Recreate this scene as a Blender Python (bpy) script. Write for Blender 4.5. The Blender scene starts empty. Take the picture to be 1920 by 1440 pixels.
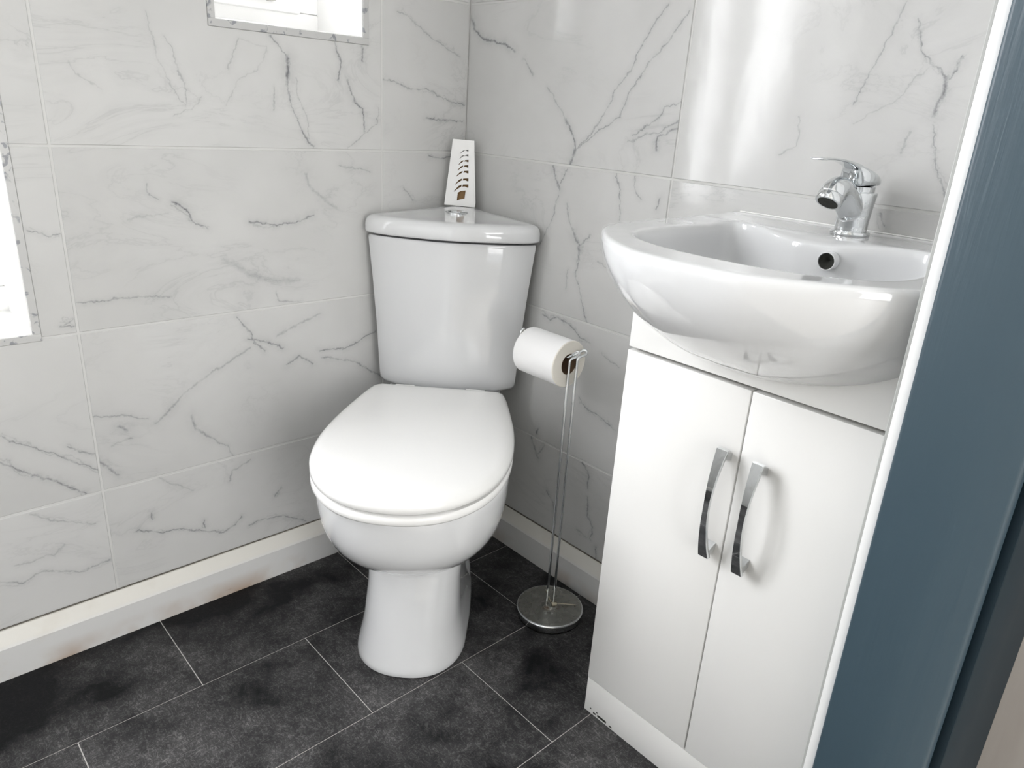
import bpy, bmesh, math, random
from mathutils import Vector, Matrix, noise as mnoise
R_ = math.radians
SC = bpy.context.scene
COL = SC.collection

# ------------------------------------------------------------------ camera, world, lights, exposure
cam_d = bpy.data.cameras.new('camera'); cam = bpy.data.objects.new('camera', cam_d); COL.objects.link(cam)
cam_d.sensor_width = 36.0; cam_d.lens = 1360.18 * 36 / 1920; cam_d.clip_start = 0.02
rgt = Vector((0.735437, -0.674804, 0.061421)); upv = Vector((0.195204, 0.297799, 0.934458)); fwd = Vector((0.648867, 0.675245, -0.350736))
m = Matrix((rgt, upv, -fwd)).transposed().to_4x4()
m.translation = Vector((-1.09378, -1.341194, 1.001051))
cam.matrix_world = m
SC.camera = cam
vs = SC.view_settings
vs.view_transform = 'Standard'; vs.look = 'None'; vs.gamma = 1.0; vs.use_curve_mapping = False
vs.exposure = 0.34
SC.cycles.max_bounces = 10; SC.cycles.diffuse_bounces = 6; SC.cycles.glossy_bounces = 5; SC.cycles.transparent_max_bounces = 12
SC.cycles.caustics_reflective = False; SC.cycles.caustics_refractive = False
SC.cycles.sample_clamp_indirect = 6.0

world = bpy.data.worlds.new('overcast_sky'); SC.world = world; world.use_nodes = True
world.node_tree.nodes['Background'].inputs[0].default_value = (0.88, 0.94, 1.0, 1)
world.node_tree.nodes['Background'].inputs[1].default_value = 1.5

def area(name, loc, target, sx, sy, power, col=(1, 1, 1), spread=180):
    d = bpy.data.lights.new(name, 'AREA'); d.shape = 'RECTANGLE'; d.size = sx; d.size_y = sy; d.energy = power; d.color = col
    d.spread = R_(spread)
    o = bpy.data.objects.new(name, d); COL.objects.link(o); o.location = loc
    o.rotation_euler = (Vector(target) - Vector(loc)).to_track_quat('-Z', 'Y').to_euler()
    return o
# daylight outside the two windows and outside the glazed hall door
area('daylight_large_window', (-1.34, 0.33, 1.25), (-1.10, -1.0, 0.85), 0.95, 1.15, 53, (0.98, 0.98, 1.0))
area('daylight_small_window', (-0.408, 0.33, 1.32), (-0.408, -1.0, 1.1), 0.30, 0.36, 8, (0.98, 0.98, 1.0))
area('daylight_hall_door', (-1.05, -3.33, 1.10), (-1.05, 0.0, 1.05), 1.3, 1.9, 46, (1.0, 0.975, 0.95))

# ------------------------------------------------------------------ helpers
def link(name, me, mat=None, parent=None, smooth=None, label=None):
    o = bpy.data.objects.new(name, me); COL.objects.link(o)
    if mat and not me.materials: me.materials.append(mat)
    if parent: o.parent = parent
    if smooth is not None:
        me.shade_smooth()
        if smooth < 179: me.set_sharp_from_angle(angle=R_(smooth))
    if label: o['label'] = label
    return o
def pyd(name, V, F, mat=None, parent=None, smooth=None, label=None):
    me = bpy.data.meshes.new(name); me.from_pydata([tuple(v) for v in V], [], F)
    bm = bmesh.new(); bm.from_mesh(me); bmesh.ops.remove_doubles(bm, verts=bm.verts, dist=1e-6)
    bmesh.ops.recalc_face_normals(bm, faces=bm.faces); bm.to_mesh(me); bm.free()
    return link(name, me, mat, parent, smooth, label)
def thing(name, label, cat, loc=(0, 0, 0), group=None):
    o = bpy.data.objects.new(name, None); COL.objects.link(o); o.location = loc; o.empty_display_size = 0.05
    o['label'] = label; o['category'] = cat
    if group: o['group'] = group
    return o
def struct(o, label=None):
    o['kind'] = 'structure'
    if label: o['label'] = label
    return o
def put(o, parent):            # world-space mesh under an Empty that is not at the origin
    o.parent = parent; o.matrix_parent_inverse = Matrix.Translation(parent.location).inverted()
    return o
def boxes(name, L, mat, parent=None, bevel=0.0, seg=2, smooth=None, label=None):
    bm = bmesh.new()
    for (x0, x1, y0, y1, z0, z1) in L:
        r = bmesh.ops.create_cube(bm, size=1)
        for v in r['verts']:
            v.co = Vector(((x0 + x1) / 2 + v.co.x * (x1 - x0), (y0 + y1) / 2 + v.co.y * (y1 - y0), (z0 + z1) / 2 + v.co.z * (z1 - z0)))
    if bevel: bmesh.ops.bevel(bm, geom=bm.edges[:], offset=bevel, segments=seg, affect='EDGES', profile=0.5)
    me = bpy.data.meshes.new(name); bm.to_mesh(me); bm.free()
    return link(name, me, mat, parent, (35 if bevel and smooth is None else smooth), label)
def loft(rings, closed=True, cap0=True, cap1=True):
    V, F = [], []; n = len(rings[0])
    for r in rings: V += [tuple(p) for p in r]
    for i in range(len(rings) - 1):
        for j in range(n if closed else n - 1):
            k = (j + 1) % n
            F.append((i * n + j, i * n + k, (i + 1) * n + k, (i + 1) * n + j))
    if cap0: F.append(tuple(range(n)))
    if cap1: F.append(tuple((len(rings) - 1) * n + j for j in range(n)))
    return V, F
def lathe(prof, n=48, c=(0, 0, 0), axis='z'):
    V, F = [], []
    rings = []
    for (r, h) in prof:
        ring = []
        for i in range(n):
            a = 2 * math.pi * i / n
            p = (r * math.cos(a), r * math.sin(a), h)
            if axis == 'y': p = (p[0], p[2], p[1])
            ring.append((p[0] + c[0], p[1] + c[1], p[2] + c[2]))
        rings.append(ring)
    return loft(rings)
def tube(path, r, n=12, rs=None):
    P = [Vector(p) for p in path]; rings = []
    t = (P[1] - P[0]).normalized(); u = t.orthogonal().normalized()
    for i, p in enumerate(P):
        if i == 0: t2 = (P[1] - P[0])
        elif i == len(P) - 1: t2 = P[-1] - P[-2]
        else: t2 = (P[i + 1] - P[i]).normalized() + (P[i] - P[i - 1]).normalized()
        t2.normalize(); u = (u - t2 * u.dot(t2)).normalized(); w = t2.cross(u)
        rr = rs[i] if rs else r
        rings.append([p + (u * math.cos(2 * math.pi * j / n) + w * math.sin(2 * math.pi * j / n)) * rr for j in range(n)])
    return loft(rings)
def crv(P, k=8, closed=False):       # Catmull-Rom through points
    P = [Vector(p) for p in P]; out = []; n = len(P)
    rng = range(n) if closed else range(n - 1)
    for i in rng:
        g = (lambda q: P[q % n]) if closed else (lambda q: P[max(0, min(n - 1, q))])
        a, b, c, d = g(i - 1), g(i), g(i + 1), g(i + 2)
        for j in range(k):
            t = j / k
            out.append(0.5 * ((2 * b) + (c - a) * t + (2 * a - 5 * b + 4 * c - d) * t * t + (3 * b - a - 3 * c + d) * t ** 3))
    if not closed: out.append(P[-1])
    return out
def fillet(P, rad, k=5):             # round the corners of a 3D polyline
    P = [Vector(p) for p in P]; out = [P[0]]
    for i in range(1, len(P) - 1):
        a = (P[i - 1] - P[i]); b = (P[i + 1] - P[i]); r = min(rad, a.length * .45, b.length * .45)
        p0 = P[i] + a.normalized() * r; p1 = P[i] + b.normalized() * r
        for j in range(k + 1):
            t = j / k; out.append(p0 * (1 - t) ** 2 + P[i] * 2 * t * (1 - t) + p1 * t * t)
    out.append(P[-1]); return out
def radial(poly, c, n=128):          # radius of a star-shaped outline at n angles around c
    out = []; m_ = len(poly)
    for i in range(n):
        a = 2 * math.pi * i / n; dx, dy = math.cos(a), math.sin(a); best = 0
        for j in range(m_):
            x1, y1 = poly[j][0] - c[0], poly[j][1] - c[1]; x2, y2 = poly[(j + 1) % m_][0] - c[0], poly[(j + 1) % m_][1] - c[1]
            ex, ey = x2 - x1, y2 - y1; den = dx * ey - dy * ex
            if abs(den) < 1e-12: continue
            t = (x1 * ey - y1 * ex) / den; s = (x1 * dy - y1 * dx) / den
            if t > 0 and -1e-9 <= s <= 1 + 1e-9: best = max(best, t)
        out.append(best)
    return out
def sst(a, b, x):
    t = max(0, min(1, (x - a) / (b - a))); return t * t * (3 - 2 * t)

# ------------------------------------------------------------------ materials
class NT:
    def __init__(s, name, **kw):
        s.m = bpy.data.materials.new(name); s.m.use_nodes = True; s.t = s.m.node_tree; s.N = s.t.nodes; s.b = s.N['Principled BSDF']
        for k, v in kw.items(): s.set(k, v)
    def set(s, k, v):
        k = {'col': 'Base Color', 'rough': 'Roughness', 'metal': 'Metallic', 'spec': 'Specular IOR Level', 'coat': 'Coat Weight', 'coatr': 'Coat Roughness', 'sss': 'Subsurface Weight', 'ior': 'IOR'}.get(k, k)
        s.b.inputs[k].default_value = (*v, 1) if isinstance(v, tuple) and len(v) == 3 else v
    def n(s, ty, **kw):
        x = s.N.new(ty)
        for k, v in kw.items():
            if k.startswith('i_'):
                kk = k[2:]; kk = int(kk) if kk.isdigit() else kk.replace('_', ' ')
                if hasattr(v, 'node'): s.t.links.new(v, x.inputs[kk])
                else: x.inputs[kk].default_value = v
            else: setattr(x, k, v)
        return x
    def math(s, op, a, b=0.0, c=0.0, clamp=False):
        x = s.n('ShaderNodeMath', operation=op, use_clamp=clamp)
        for i, v in enumerate((a, b, c)):
            if hasattr(v, 'node'): s.t.links.new(v, x.inputs[i])
            else: x.inputs[i].default_value = v
        return x.outputs[0]
    def noise(s, scale, vec=None, detail=3, rough=.5, dist=0, out='Fac'):
        x = s.n('ShaderNodeTexNoise'); x.inputs['Scale'].default_value = scale; x.inputs['Detail'].default_value = detail
        x.inputs['Roughness'].default_value = rough; x.inputs['Distortion'].default_value = dist
        if vec is not None: s.t.links.new(vec, x.inputs['Vector'])
        return x.outputs[out]
    def coord(s): return s.n('ShaderNodeTexCoord').outputs['Object']
    def ramp(s, fac, stops):
        x = s.n('ShaderNodeValToRGB'); s.t.links.new(fac, x.inputs[0]); e = x.color_ramp.elements
        while len(e) < len(stops): e.new(0.5)
        for i, (p_, c) in enumerate(stops):
            e[i].position = p_; e[i].color = (c, c, c, 1) if not isinstance(c, tuple) else (*c, 1)
        return x.outputs[0]
    def mix(s, f, a, b):
        x = s.n('ShaderNodeMix', data_type='RGBA')
        for i, v in ((0, f), (6, a), (7, b)):
            if hasattr(v, 'node'): s.t.links.new(v, x.inputs[i])
            else: x.inputs[i].default_value = (*v, 1) if isinstance(v, tuple) else v
        return x.outputs[2]
    def scale(s, vec, sx, sy, sz, loc=(0, 0, 0)):
        x = s.n('ShaderNodeMapping'); s.t.links.new(vec, x.inputs[0]); x.inputs['Scale'].default_value = (sx, sy, sz); x.inputs['Location'].default_value = loc
        return x.outputs[0]
    def bump(s, h, strength=.2, dist=.001):
        x = s.n('ShaderNodeBump'); x.inputs['Strength'].default_value = strength; x.inputs['Distance'].default_value = dist
        s.t.links.new(h, x.inputs['Height']); s.t.links.new(x.outputs[0], s.b.inputs['Normal'])
    def to(s, out, k): s.t.links.new(out, s.b.inputs[k])

def simple(name, col, rough, bump=None, var=0.04, **kw):
    a = NT(name, rough=rough, **kw); c = a.coord()
    nz = a.noise(6, c, 3)
    a.to(a.mix(nz, tuple(x * (1 - var) for x in col), tuple(min(1, x * (1 + var)) for x in col)), 'Base Color')
    if bump: a.bump(a.noise(bump[0], c, 2), bump[1], bump[2])
    return a.m
M = {}
M['ceramic'] = simple('glazed_white_ceramic', (0.63, 0.638, 0.645), 0.05, (9, .22, .004), .01, coat=0.6, coatr=.03)
M['seat_plastic'] = simple('satin_white_plastic', (0.76, 0.76, 0.75), 0.22, None, .01)
M['vanity_white'] = simple('gloss_white_board', (0.78, 0.78, 0.765), 0.22, (5, .12, .002), .01)
M['white_trim'] = simple('white_plastic_trim', (0.84, 0.85, 0.85), 0.3, None, .02)
M['upvc'] = simple('white_window_plastic', (0.86, 0.86, 0.85), 0.3, None, .01)
M['plaster'] = simple('white_plaster', (0.82, 0.82, 0.81), 0.6, (60, .15, .001), .02)
M['grout'] = simple('pale_grout', (0.56, 0.56, 0.545), 0.75, (300, .3, .0005), .12)
M['silicone'] = simple('grey_silicone', (0.40, 0.41, 0.40), 0.45, None, .15)
M['seam'] = simple('shadow_gap_board', (0.30, 0.28, 0.25), 0.6, None, .1)
M['gap'] = simple('shadow_gap_strip', (0.13, 0.12, 0.10), 0.8, None, .5)  # dark colour standing in for the shade in the gap above the skirting
M['paper'] = simple('white_tissue_paper', (0.78, 0.78, 0.78), 0.95, (220, .35, .0008), .01)
M['paper_end'] = simple('cream_paper_edge', (0.80, 0.77, 0.70), 0.95, (400, .4, .0006), .04)
M['cardboard'] = simple('brown_cardboard', (0.20, 0.13, 0.08), 0.9, (200, .3, .0005), .15)
M['card_white'] = simple('white_moulded_plastic', (0.80, 0.80, 0.79), 0.4, None, .01)
M['gel'] = simple('amber_brown_gel', (0.24, 0.13, 0.035), 0.45, None, .2)
M['tie'] = simple('pale_nylon_tie', (0.55, 0.50, 0.38), 0.5, None, .1)
M['dark_hole'] = simple('matt_near_black', (0.012, 0.013, 0.009), 0.8, (150, .6, .002), .6)  # mottled near-black for the overflow hole, aerator mesh and plinth chips
M['hall_floor'] = simple('pale_hall_floor', (0.55, 0.52, 0.47), 0.5, None, .1)

def chrome(name, dirt=0.25, col=(0.80, 0.81, 0.82), rough=.05):
    a = NT(name, metal=1.0); c = a.coord()
    d = a.noise(70, c, 5, .6); f = a.math('SMOOTH_MIN', 1.0, 1.0, 0)
    r = a.ramp(d, [(0.50, rough), (0.72, rough + dirt)])
    a.to(r, 'Roughness')
    a.to(a.mix(a.ramp(d, [(0.55, 0.0), (0.80, 0.5)]), col, (0.42, 0.41, 0.38)), 'Base Color')
    return a.m
M['chrome'] = chrome('bright_chrome', .12, (0.74, 0.76, 0.77), .045)
M['chrome_worn'] = chrome('spotted_chrome', .5, (0.52, 0.52, 0.50), .14)

# rust and dirt around the middle of the roll stand base
def stand_base_mat():
    a = NT('rusted_chrome', metal=1.0); c = a.coord()
    sp = a.n('ShaderNodeVectorMath', operation='LENGTH'); a.t.links.new(a.scale(c, 1, 1, 0), sp.inputs[0]); d = sp.outputs['Value']
    nz = a.noise(55, c, 3, .5)
    rust = a.math('MULTIPLY', a.ramp(d, [(0.012, 1.0), (0.026, 0.0)]), a.ramp(nz, [(0.40, 0.0), (0.56, 1.0)]))
    c1 = a.mix(a.ramp(nz, [(0.45, 0.0), (0.75, 1.0)]), (0.42, 0.42, 0.39), (0.35, 0.35, 0.325))
    a.to(a.mix(rust, c1, (0.10, 0.06, 0.03)), 'Base Color')
    a.to(a.math('ADD', a.ramp(nz, [(0.4, 0.24), (0.7, 0.33)]), a.math('MULTIPLY', rust, .4)), 'Roughness')
    a.to(a.math('SUBTRACT', 1.0, a.math('MULTIPLY', rust, .8)), 'Metallic')
    return a.m
M['stand_base'] = stand_base_mat()

def skirting_mat():
    a = NT('cream_white_skirting_paint', rough=.38); c = a.coord()
    sep = a.n('ShaderNodeSeparateXYZ'); a.t.links.new(c, sep.inputs[0]); z = sep.outputs[2]
    low = a.math('MULTIPLY', a.ramp(z, [(0.0, 1.0), (0.040, 0.0)]), a.ramp(a.noise(4, c, 4, .6), [(0.46, 0.0), (0.60, 0.8)]))
    base = a.mix(a.ramp(z, [(0.064, 0.0), (0.069, 1.0)]), (0.63, 0.63, 0.62), (0.66, 0.645, 0.60))
    base = a.mix(a.ramp(a.noise(18, c, 4, .6), [(0.55, 0.0), (0.8, .35)]), base, (0.55, 0.51, 0.44))
    mark = a.ramp(a.noise(9, a.scale(c, 1, 1, 14), 6, .7), [(0.71, 0.0), (0.73, .8)])
    base = a.mix(mark, base, (0.22, 0.20, 0.18))
    a.to(a.mix(low, base, (0.36, 0.24, 0.15)), 'Base Color')
    a.bump(a.noise(25, c, 3), .15, .002)
    return a.m
M['skirting'] = skirting_mat()

def blue_mat():
    a = NT('blue_grey_eggshell_paint', rough=.42); c = a.coord()
    g = a.noise(60, a.scale(c, 1.0, 1.0, .07), 4, .6, .6)
    g2 = a.noise(9, a.scale(c, 1.0, 1.0, .12), 3, .6, 1.0)
    col = a.mix(g2, (0.035, 0.060, 0.079), (0.043, 0.072, 0.092))
    v = a.n('ShaderNodeTexVoronoi', feature='F1'); v.inputs['Scale'].default_value = 16; v.inputs['Randomness'].default_value = 1
    a.t.links.new(a.scale(c, 1, 1, .45), v.inputs['Vector'])
    chip = a.math('LESS_THAN', v.outputs['Distance'], .035)
    a.to(a.mix(a.math('MULTIPLY', chip, .7), col, (0.35, 0.42, 0.45)), 'Base Color')
    a.bump(a.math('ADD', g, a.math('MULTIPLY', g2, .6)), .55, .0014)
    return a.m
M['blue'] = blue_mat()
M['blue_shaded'] = simple('shaded_blue_paint', (0.006, 0.016, 0.024), .6, None, .15, spec=.2)  # darker copy of the post blue, hall-side shade put into the colour

def hallwall_mat():
    a = NT('grey_brown_hall_board', rough=.6); c = a.coord()
    g = a.noise(3.5, a.scale(c, 1, 3.0, .5), 4, .6, 1.2)
    a.to(a.mix(g, (0.30, 0.265, 0.235), (0.46, 0.44, 0.415)), 'Base Color')
    return a.m
M['hall_wall'] = hallwall_mat()

def floor_mat():
    a = NT('charcoal_slate_tile'); c = a.coord()
    
    OFF = (12.5, -11.1, -16.2)  # slate clouding shifted so its dark areas paint in the shade near the walls
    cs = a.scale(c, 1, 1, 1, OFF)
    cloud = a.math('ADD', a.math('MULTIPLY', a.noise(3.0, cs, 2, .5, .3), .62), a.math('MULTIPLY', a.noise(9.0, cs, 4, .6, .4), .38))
    mid = a.noise(38, c, 5, .7, .3)
    fib = a.noise(150, a.scale(c, 1.0, .42, 1), 4, .75, 2.2)
    fib2 = a.noise(135, a.scale(c, .5, 1.0, 1, (3, 1, 0)), 4, .75, 2.5)
    f = a.math('MAXIMUM', a.ramp(fib, [(0.52, 0.0), (0.64, 1.0)]), a.ramp(fib2, [(0.53, 0.0), (0.66, 1.0)]))
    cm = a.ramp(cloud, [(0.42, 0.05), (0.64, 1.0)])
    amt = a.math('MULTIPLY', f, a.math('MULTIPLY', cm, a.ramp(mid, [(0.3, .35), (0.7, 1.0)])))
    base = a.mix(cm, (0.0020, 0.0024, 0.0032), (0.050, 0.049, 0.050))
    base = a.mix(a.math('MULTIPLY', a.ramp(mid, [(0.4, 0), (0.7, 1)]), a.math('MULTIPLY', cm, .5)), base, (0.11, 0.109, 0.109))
    tint = a.mix(a.noise(11, c, 3, .5, out='Fac'), base, base)
    a.to(a.mix(a.math('MULTIPLY', amt, .9), tint, (0.24, 0.235, 0.23)), 'Base Color')
    a.to(a.ramp(mid, [(0.3, 0.36), (0.7, 0.50)]), 'Roughness'); a.set('spec', .14)
    a.bump(a.math('ADD', fib, mid), .22, .0008)
    return a.m
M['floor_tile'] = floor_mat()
M['floor_grout'] = simple('light_grey_floor_grout', (0.50, 0.49, 0.47), 0.7, None, .15)

def window_trim_mat():
    a = NT('marbled_edge_trim', rough=.35); c = a.coord()
    s_ = a.noise(55, c, 3, .55, 1.0); g = a.noise(12, c, 2)
    base = a.mix(g, (0.42, 0.42, 0.415), (0.50, 0.50, 0.49))
    a.to(a.mix(a.ramp(s_, [(0.56, 0.0), (0.63, .8)]), base, (0.17, 0.18, 0.20)), 'Base Color')
    return a.m
M['marble_trim'] = window_trim_mat()

def glass_mat():
    a = bpy.data.materials.new('clear_window_glass'); a.use_nodes = True; t = a.node_tree; t.nodes.clear()
    o = t.nodes.new('ShaderNodeOutputMaterial'); mx = t.nodes.new('ShaderNodeMixShader'); tr = t.nodes.new('ShaderNodeBsdfTransparent'); gl = t.nodes.new('ShaderNodeBsdfGlossy')
    lw = t.nodes.new('ShaderNodeLayerWeight'); lw.inputs[0].default_value = .5; pw = t.nodes.new('ShaderNodeMath'); pw.operation = 'POWER'; pw.inputs[1].default_value = 5; t.links.new(lw.outputs['Facing'], pw.inputs[0]); fr = t.nodes.new('ShaderNodeMath'); fr.operation = 'MULTIPLY_ADD'; t.links.new(pw.outputs[0], fr.inputs[0]); fr.inputs[1].default_value = .7; fr.inputs[2].default_value = .05; gl.inputs['Roughness'].default_value = .02
    tr.inputs[0].default_value = (.965, .965, .965, 1)
    t.links.new(fr.outputs[0], mx.inputs[0]); t.links.new(tr.outputs[0], mx.inputs[1]); t.links.new(gl.outputs[0], mx.inputs[2]); t.links.new(mx.outputs[0], o.inputs[0])
    return a
M['glass'] = glass_mat()

# one vein segment: intensity falls off with the distance to A-B
def vein_group():
    g = bpy.data.node_groups.new('vein_segment', 'ShaderNodeTree')
    for nm, ty in (('P', 'NodeSocketVector'), ('A', 'NodeSocketVector'), ('B', 'NodeSocketVector'), ('W', 'NodeSocketFloat'), ('S', 'NodeSocketFloat')):
        g.interface.new_socket(nm, in_out='INPUT', socket_type=ty)
    g.interface.new_socket('F', in_out='OUTPUT', socket_type='NodeSocketFloat')
    N, L = g.nodes, g.links; gi = N.new('NodeGroupInput'); go = N.new('NodeGroupOutput')
    def vm(op, a, b=None, sc=None):
        x = N.new('ShaderNodeVectorMath'); x.operation = op; L.new(a, x.inputs[0])
        if b is not None: L.new(b, x.inputs[1])
        if sc is not None: L.new(sc, x.inputs['Scale'])
        return x
    def mt(op, a, b, clamp=False):
        x = N.new('ShaderNodeMath'); x.operation = op; x.use_clamp = clamp
        for i, v in enumerate((a, b)):
            if hasattr(v, 'node'): L.new(v, x.inputs[i])
            else: x.inputs[i].default_value = v
        return x.outputs[0]
    pa = vm('SUBTRACT', gi.outputs['P'], gi.outputs['A']).outputs[0]; ba = vm('SUBTRACT', gi.outputs['B'], gi.outputs['A']).outputs[0]
    d1 = vm('DOT_PRODUCT', pa, ba).outputs['Value']; d2 = vm('DOT_PRODUCT', ba, ba).outputs['Value']
    h = mt('DIVIDE', d1, d2, True)
    q = vm('SCALE', ba, sc=h).outputs[0]
    d = vm('DISTANCE', pa, q).outputs['Value']
    core = mt('SUBTRACT', 1.0, mt('DIVIDE', d, gi.outputs['W']), True)
    halo = mt('SUBTRACT', 1.0, mt('DIVIDE', d, mt('MULTIPLY', gi.outputs['W'], 6.0)), True)
    halo = mt('MULTIPLY', mt('MULTIPLY', halo, halo), .26)
    L.new(mt('MULTIPLY', mt('MAXIMUM', core, halo), gi.outputs['S']), go.inputs[0])
    return g
VG = vein_group()

VEINS_A = """
0.661,1.115 0.649,1.047 0.634,1.006 0.611,0.979|1.46|.35
0.633,1.080 0.621,1.044 0.607,1.001 0.612,0.979|1.46|.45
0.585,0.992 0.601,0.976 0.633,0.959|1.37|.4
0.779,1.033 0.771,1.017 0.740,0.993|1.52|.3
0.513,1.091 0.521,1.065 0.536,1.038|1.94|.45
0.455,1.101 0.437,1.082 0.422,1.067|2.19|.7
0.422,1.067 0.424,1.023|4.97|.95
0.424,1.023 0.422,0.989 0.400,0.944|1.76|.6
0.400,0.944 0.378,0.911|2.67|.85
0.408,1.035 0.407,1.004 0.387,0.963 0.384,0.927|1.55|.4
0.326,1.101 0.314,1.070 0.321,1.038|2.50|.75
0.300,1.039 0.286,1.000 0.266,0.986 0.263,0.944|2.75|.85
0.267,1.103 0.266,1.074|3.02|.7
0.231,0.992 0.234,0.964 0.260,0.941 0.302,0.913|1.88|.5
0.452,1.015 0.456,0.980|2.19|.55
0.460,1.080 0.480,1.043 0.514,1.027 0.542,0.983|1.64|.3
0.185,1.175 0.141,1.155 0.100,1.134 0.069,1.124 0.025,1.104|1.92|.5
0.217,1.047 0.193,1.045 0.149,1.032 0.108,1.035 0.053,1.016 0.008,1.008|2.00|.6
0.111,0.977 0.074,0.976 0.010,0.974|2.20|.8
0.103,0.901 0.071,0.896 0.041,0.899|2.46|.8
0.167,0.833 0.141,0.807|2.17|.6
0.688,0.853 0.688,0.835 0.674,0.823|1.76|.6
0.650,0.818 0.625,0.802 0.622,0.788 0.592,0.770|2.30|.85
0.513,0.778 0.486,0.772 0.454,0.769 0.420,0.773 0.381,0.787|2.39|.8
0.395,0.864 0.392,0.845 0.367,0.822 0.332,0.797|4.47|.4
0.321,0.879 0.251,0.867|2.05|.4
0.723,0.792 0.658,0.801|2.07|.25
0.567,0.714 0.519,0.679 0.488,0.664 0.421,0.657|8.64|.3
0.817,0.660 0.767,0.659|1.87|.8
0.767,0.659 0.735,0.660 0.669,0.652|2.30|.5
0.469,0.638 0.462,0.617 0.419,0.612|2.02|.45
0.846,0.625 0.826,0.622|1.66|.7
0.841,0.626 0.828,0.634|1.46|.6
0.551,0.599 0.527,0.565 0.519,0.543 0.497,0.518|2.21|.7
0.532,0.551 0.495,0.541 0.459,0.521|2.46|.8
0.375,0.580 0.421,0.567 0.474,0.548|2.90|.4
0.238,0.522 0.280,0.508 0.315,0.496 0.378,0.502|2.32|.75
0.456,0.481 0.425,0.496 0.397,0.474|2.55|.7
0.378,0.483 0.311,0.467 0.223,0.412|2.60|.65
0.529,0.533 0.592,0.502 0.651,0.474 0.699,0.431 0.719,0.415|2.81|.45
0.652,0.415 0.648,0.390 0.619,0.360|3.93|.6
0.619,0.360 0.589,0.334 0.580,0.311|2.07|.5
0.818,0.456 0.777,0.446 0.731,0.428|2.17|.5
0.796,0.392 0.762,0.399|2.43|.55
0.779,0.425 0.771,0.417|4.39|.7
0.820,0.366 0.793,0.333|3.33|.6
0.777,0.205 0.716,0.183 0.690,0.178 0.652,0.158 0.612,0.142 0.590,0.150 0.572,0.161|2.11|.8
0.560,0.137 0.534,0.142 0.483,0.135 0.426,0.100|2.23|.65
0.648,0.180 0.647,0.167|1.92|.8
0.743,0.236 0.744,0.224|2.10|.8
0.591,0.257 0.585,0.274 0.545,0.290|2.37|.5
0.723,0.303 0.667,0.255|2.29|.35
0.497,0.188 0.478,0.202|3.08|.6
0.957,0.453 0.932,0.434 0.892,0.407 0.856,0.379 0.824,0.349|2.14|.65
0.963,0.409 0.944,0.390 0.924,0.371 0.891,0.350 0.849,0.311|2.16|.75
0.864,0.411 0.847,0.395 0.825,0.382|2.07|.65
0.998,0.184 0.965,0.173 0.930,0.183 0.879,0.157 0.829,0.162|2.31|.55
0.937,0.300 0.890,0.267 0.841,0.246|2.24|.4
0.971,0.210 0.910,0.208 0.896,0.224|2.30|.35
0.869,0.780 0.841,0.771 0.826,0.773|1.72|.7
0.513,1.091 0.460,1.080|1.61|.2
"""
VEINS_B = """
0.003,1.183 0.015,1.162|5.11|.8
0.015,1.162 0.048,1.141 0.088,1.132 0.119,1.132 0.148,1.115|3.05|.85
0.175,1.103 0.204,1.071|2.12|.6
0.249,1.049 0.277,1.024 0.305,0.992|1.82|.5
0.305,0.992 0.331,0.961 0.339,0.941|2.44|.85
0.515,1.185 0.475,1.125 0.454,1.089 0.420,1.043 0.393,0.990 0.341,0.942|1.73|.65
0.561,1.173 0.525,1.126 0.485,1.087 0.452,1.040 0.439,1.003 0.395,0.979 0.344,0.944|1.69|.65
0.570,1.034 0.534,1.026 0.525,1.003 0.472,0.973|1.77|.6
0.570,1.005 0.532,0.984 0.464,0.963|1.97|.6
0.568,0.992 0.529,0.977 0.528,0.954|2.36|.8
0.336,0.940 0.328,0.915|4.92|.8
0.281,0.903 0.290,0.882 0.305,0.863|3.37|.8
0.319,0.902 0.306,0.874|2.21|.7
0.301,0.852 0.291,0.809 0.274,0.769 0.261,0.741|2.01|.55
0.325,0.838 0.339,0.797 0.355,0.778|1.77|.6
0.355,0.778 0.371,0.763 0.372,0.735|4.38|.85
0.372,0.735 0.369,0.698 0.384,0.665 0.410,0.611|2.07|.7
0.397,0.785 0.373,0.763|2.15|.6
0.442,0.906 0.457,0.883 0.463,0.822|1.88|.65
0.491,0.906 0.491,0.887 0.507,0.867|1.84|.6
0.550,0.872 0.547,0.853|2.19|.7
0.345,0.667 0.347,0.707|1.78|.4
0.422,0.735 0.465,0.719 0.479,0.696|1.60|.4
0.283,0.598 0.305,0.591 0.331,0.601 0.379,0.587 0.395,0.574 0.425,0.571|2.31|.75
0.409,0.445 0.441,0.426 0.467,0.423 0.511,0.407|2.15|.75
0.456,0.557 0.505,0.540|1.74|.5
0.277,0.302 0.291,0.284 0.307,0.259|3.21|.85
0.320,0.302 0.306,0.270|2.43|.6
0.438,0.304 0.458,0.287 0.460,0.251|2.32|.7
0.462,0.226 0.469,0.192 0.484,0.163 0.483,0.136|2.36|.75
0.500,0.127 0.505,0.099|2.40|.8
0.341,0.191 0.364,0.174 0.373,0.139|2.36|.7
0.440,0.137 0.469,0.133|2.44|.5
0.298,0.331 0.296,0.318|3.65|.9
0.901,1.166 0.890,1.135 0.875,1.084 0.857,1.044|1.49|.5
0.919,1.147 0.934,1.108 0.952,1.089 0.971,1.077|1.65|.7
0.971,1.077 0.974,1.058 0.967,1.031|3.83|.8
0.984,1.099 0.975,1.077|2.04|.7
0.969,1.018 0.977,0.989 1.006,0.930|1.61|.55
0.864,1.016 0.912,1.046 0.951,1.092|1.40|.3
0.942,1.010 0.937,0.982|2.14|.5
0.780,1.020 0.786,0.993 0.783,0.981 0.760,0.965|1.81|.4
0.930,0.900 0.939,0.882|2.07|.7
"""


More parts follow.
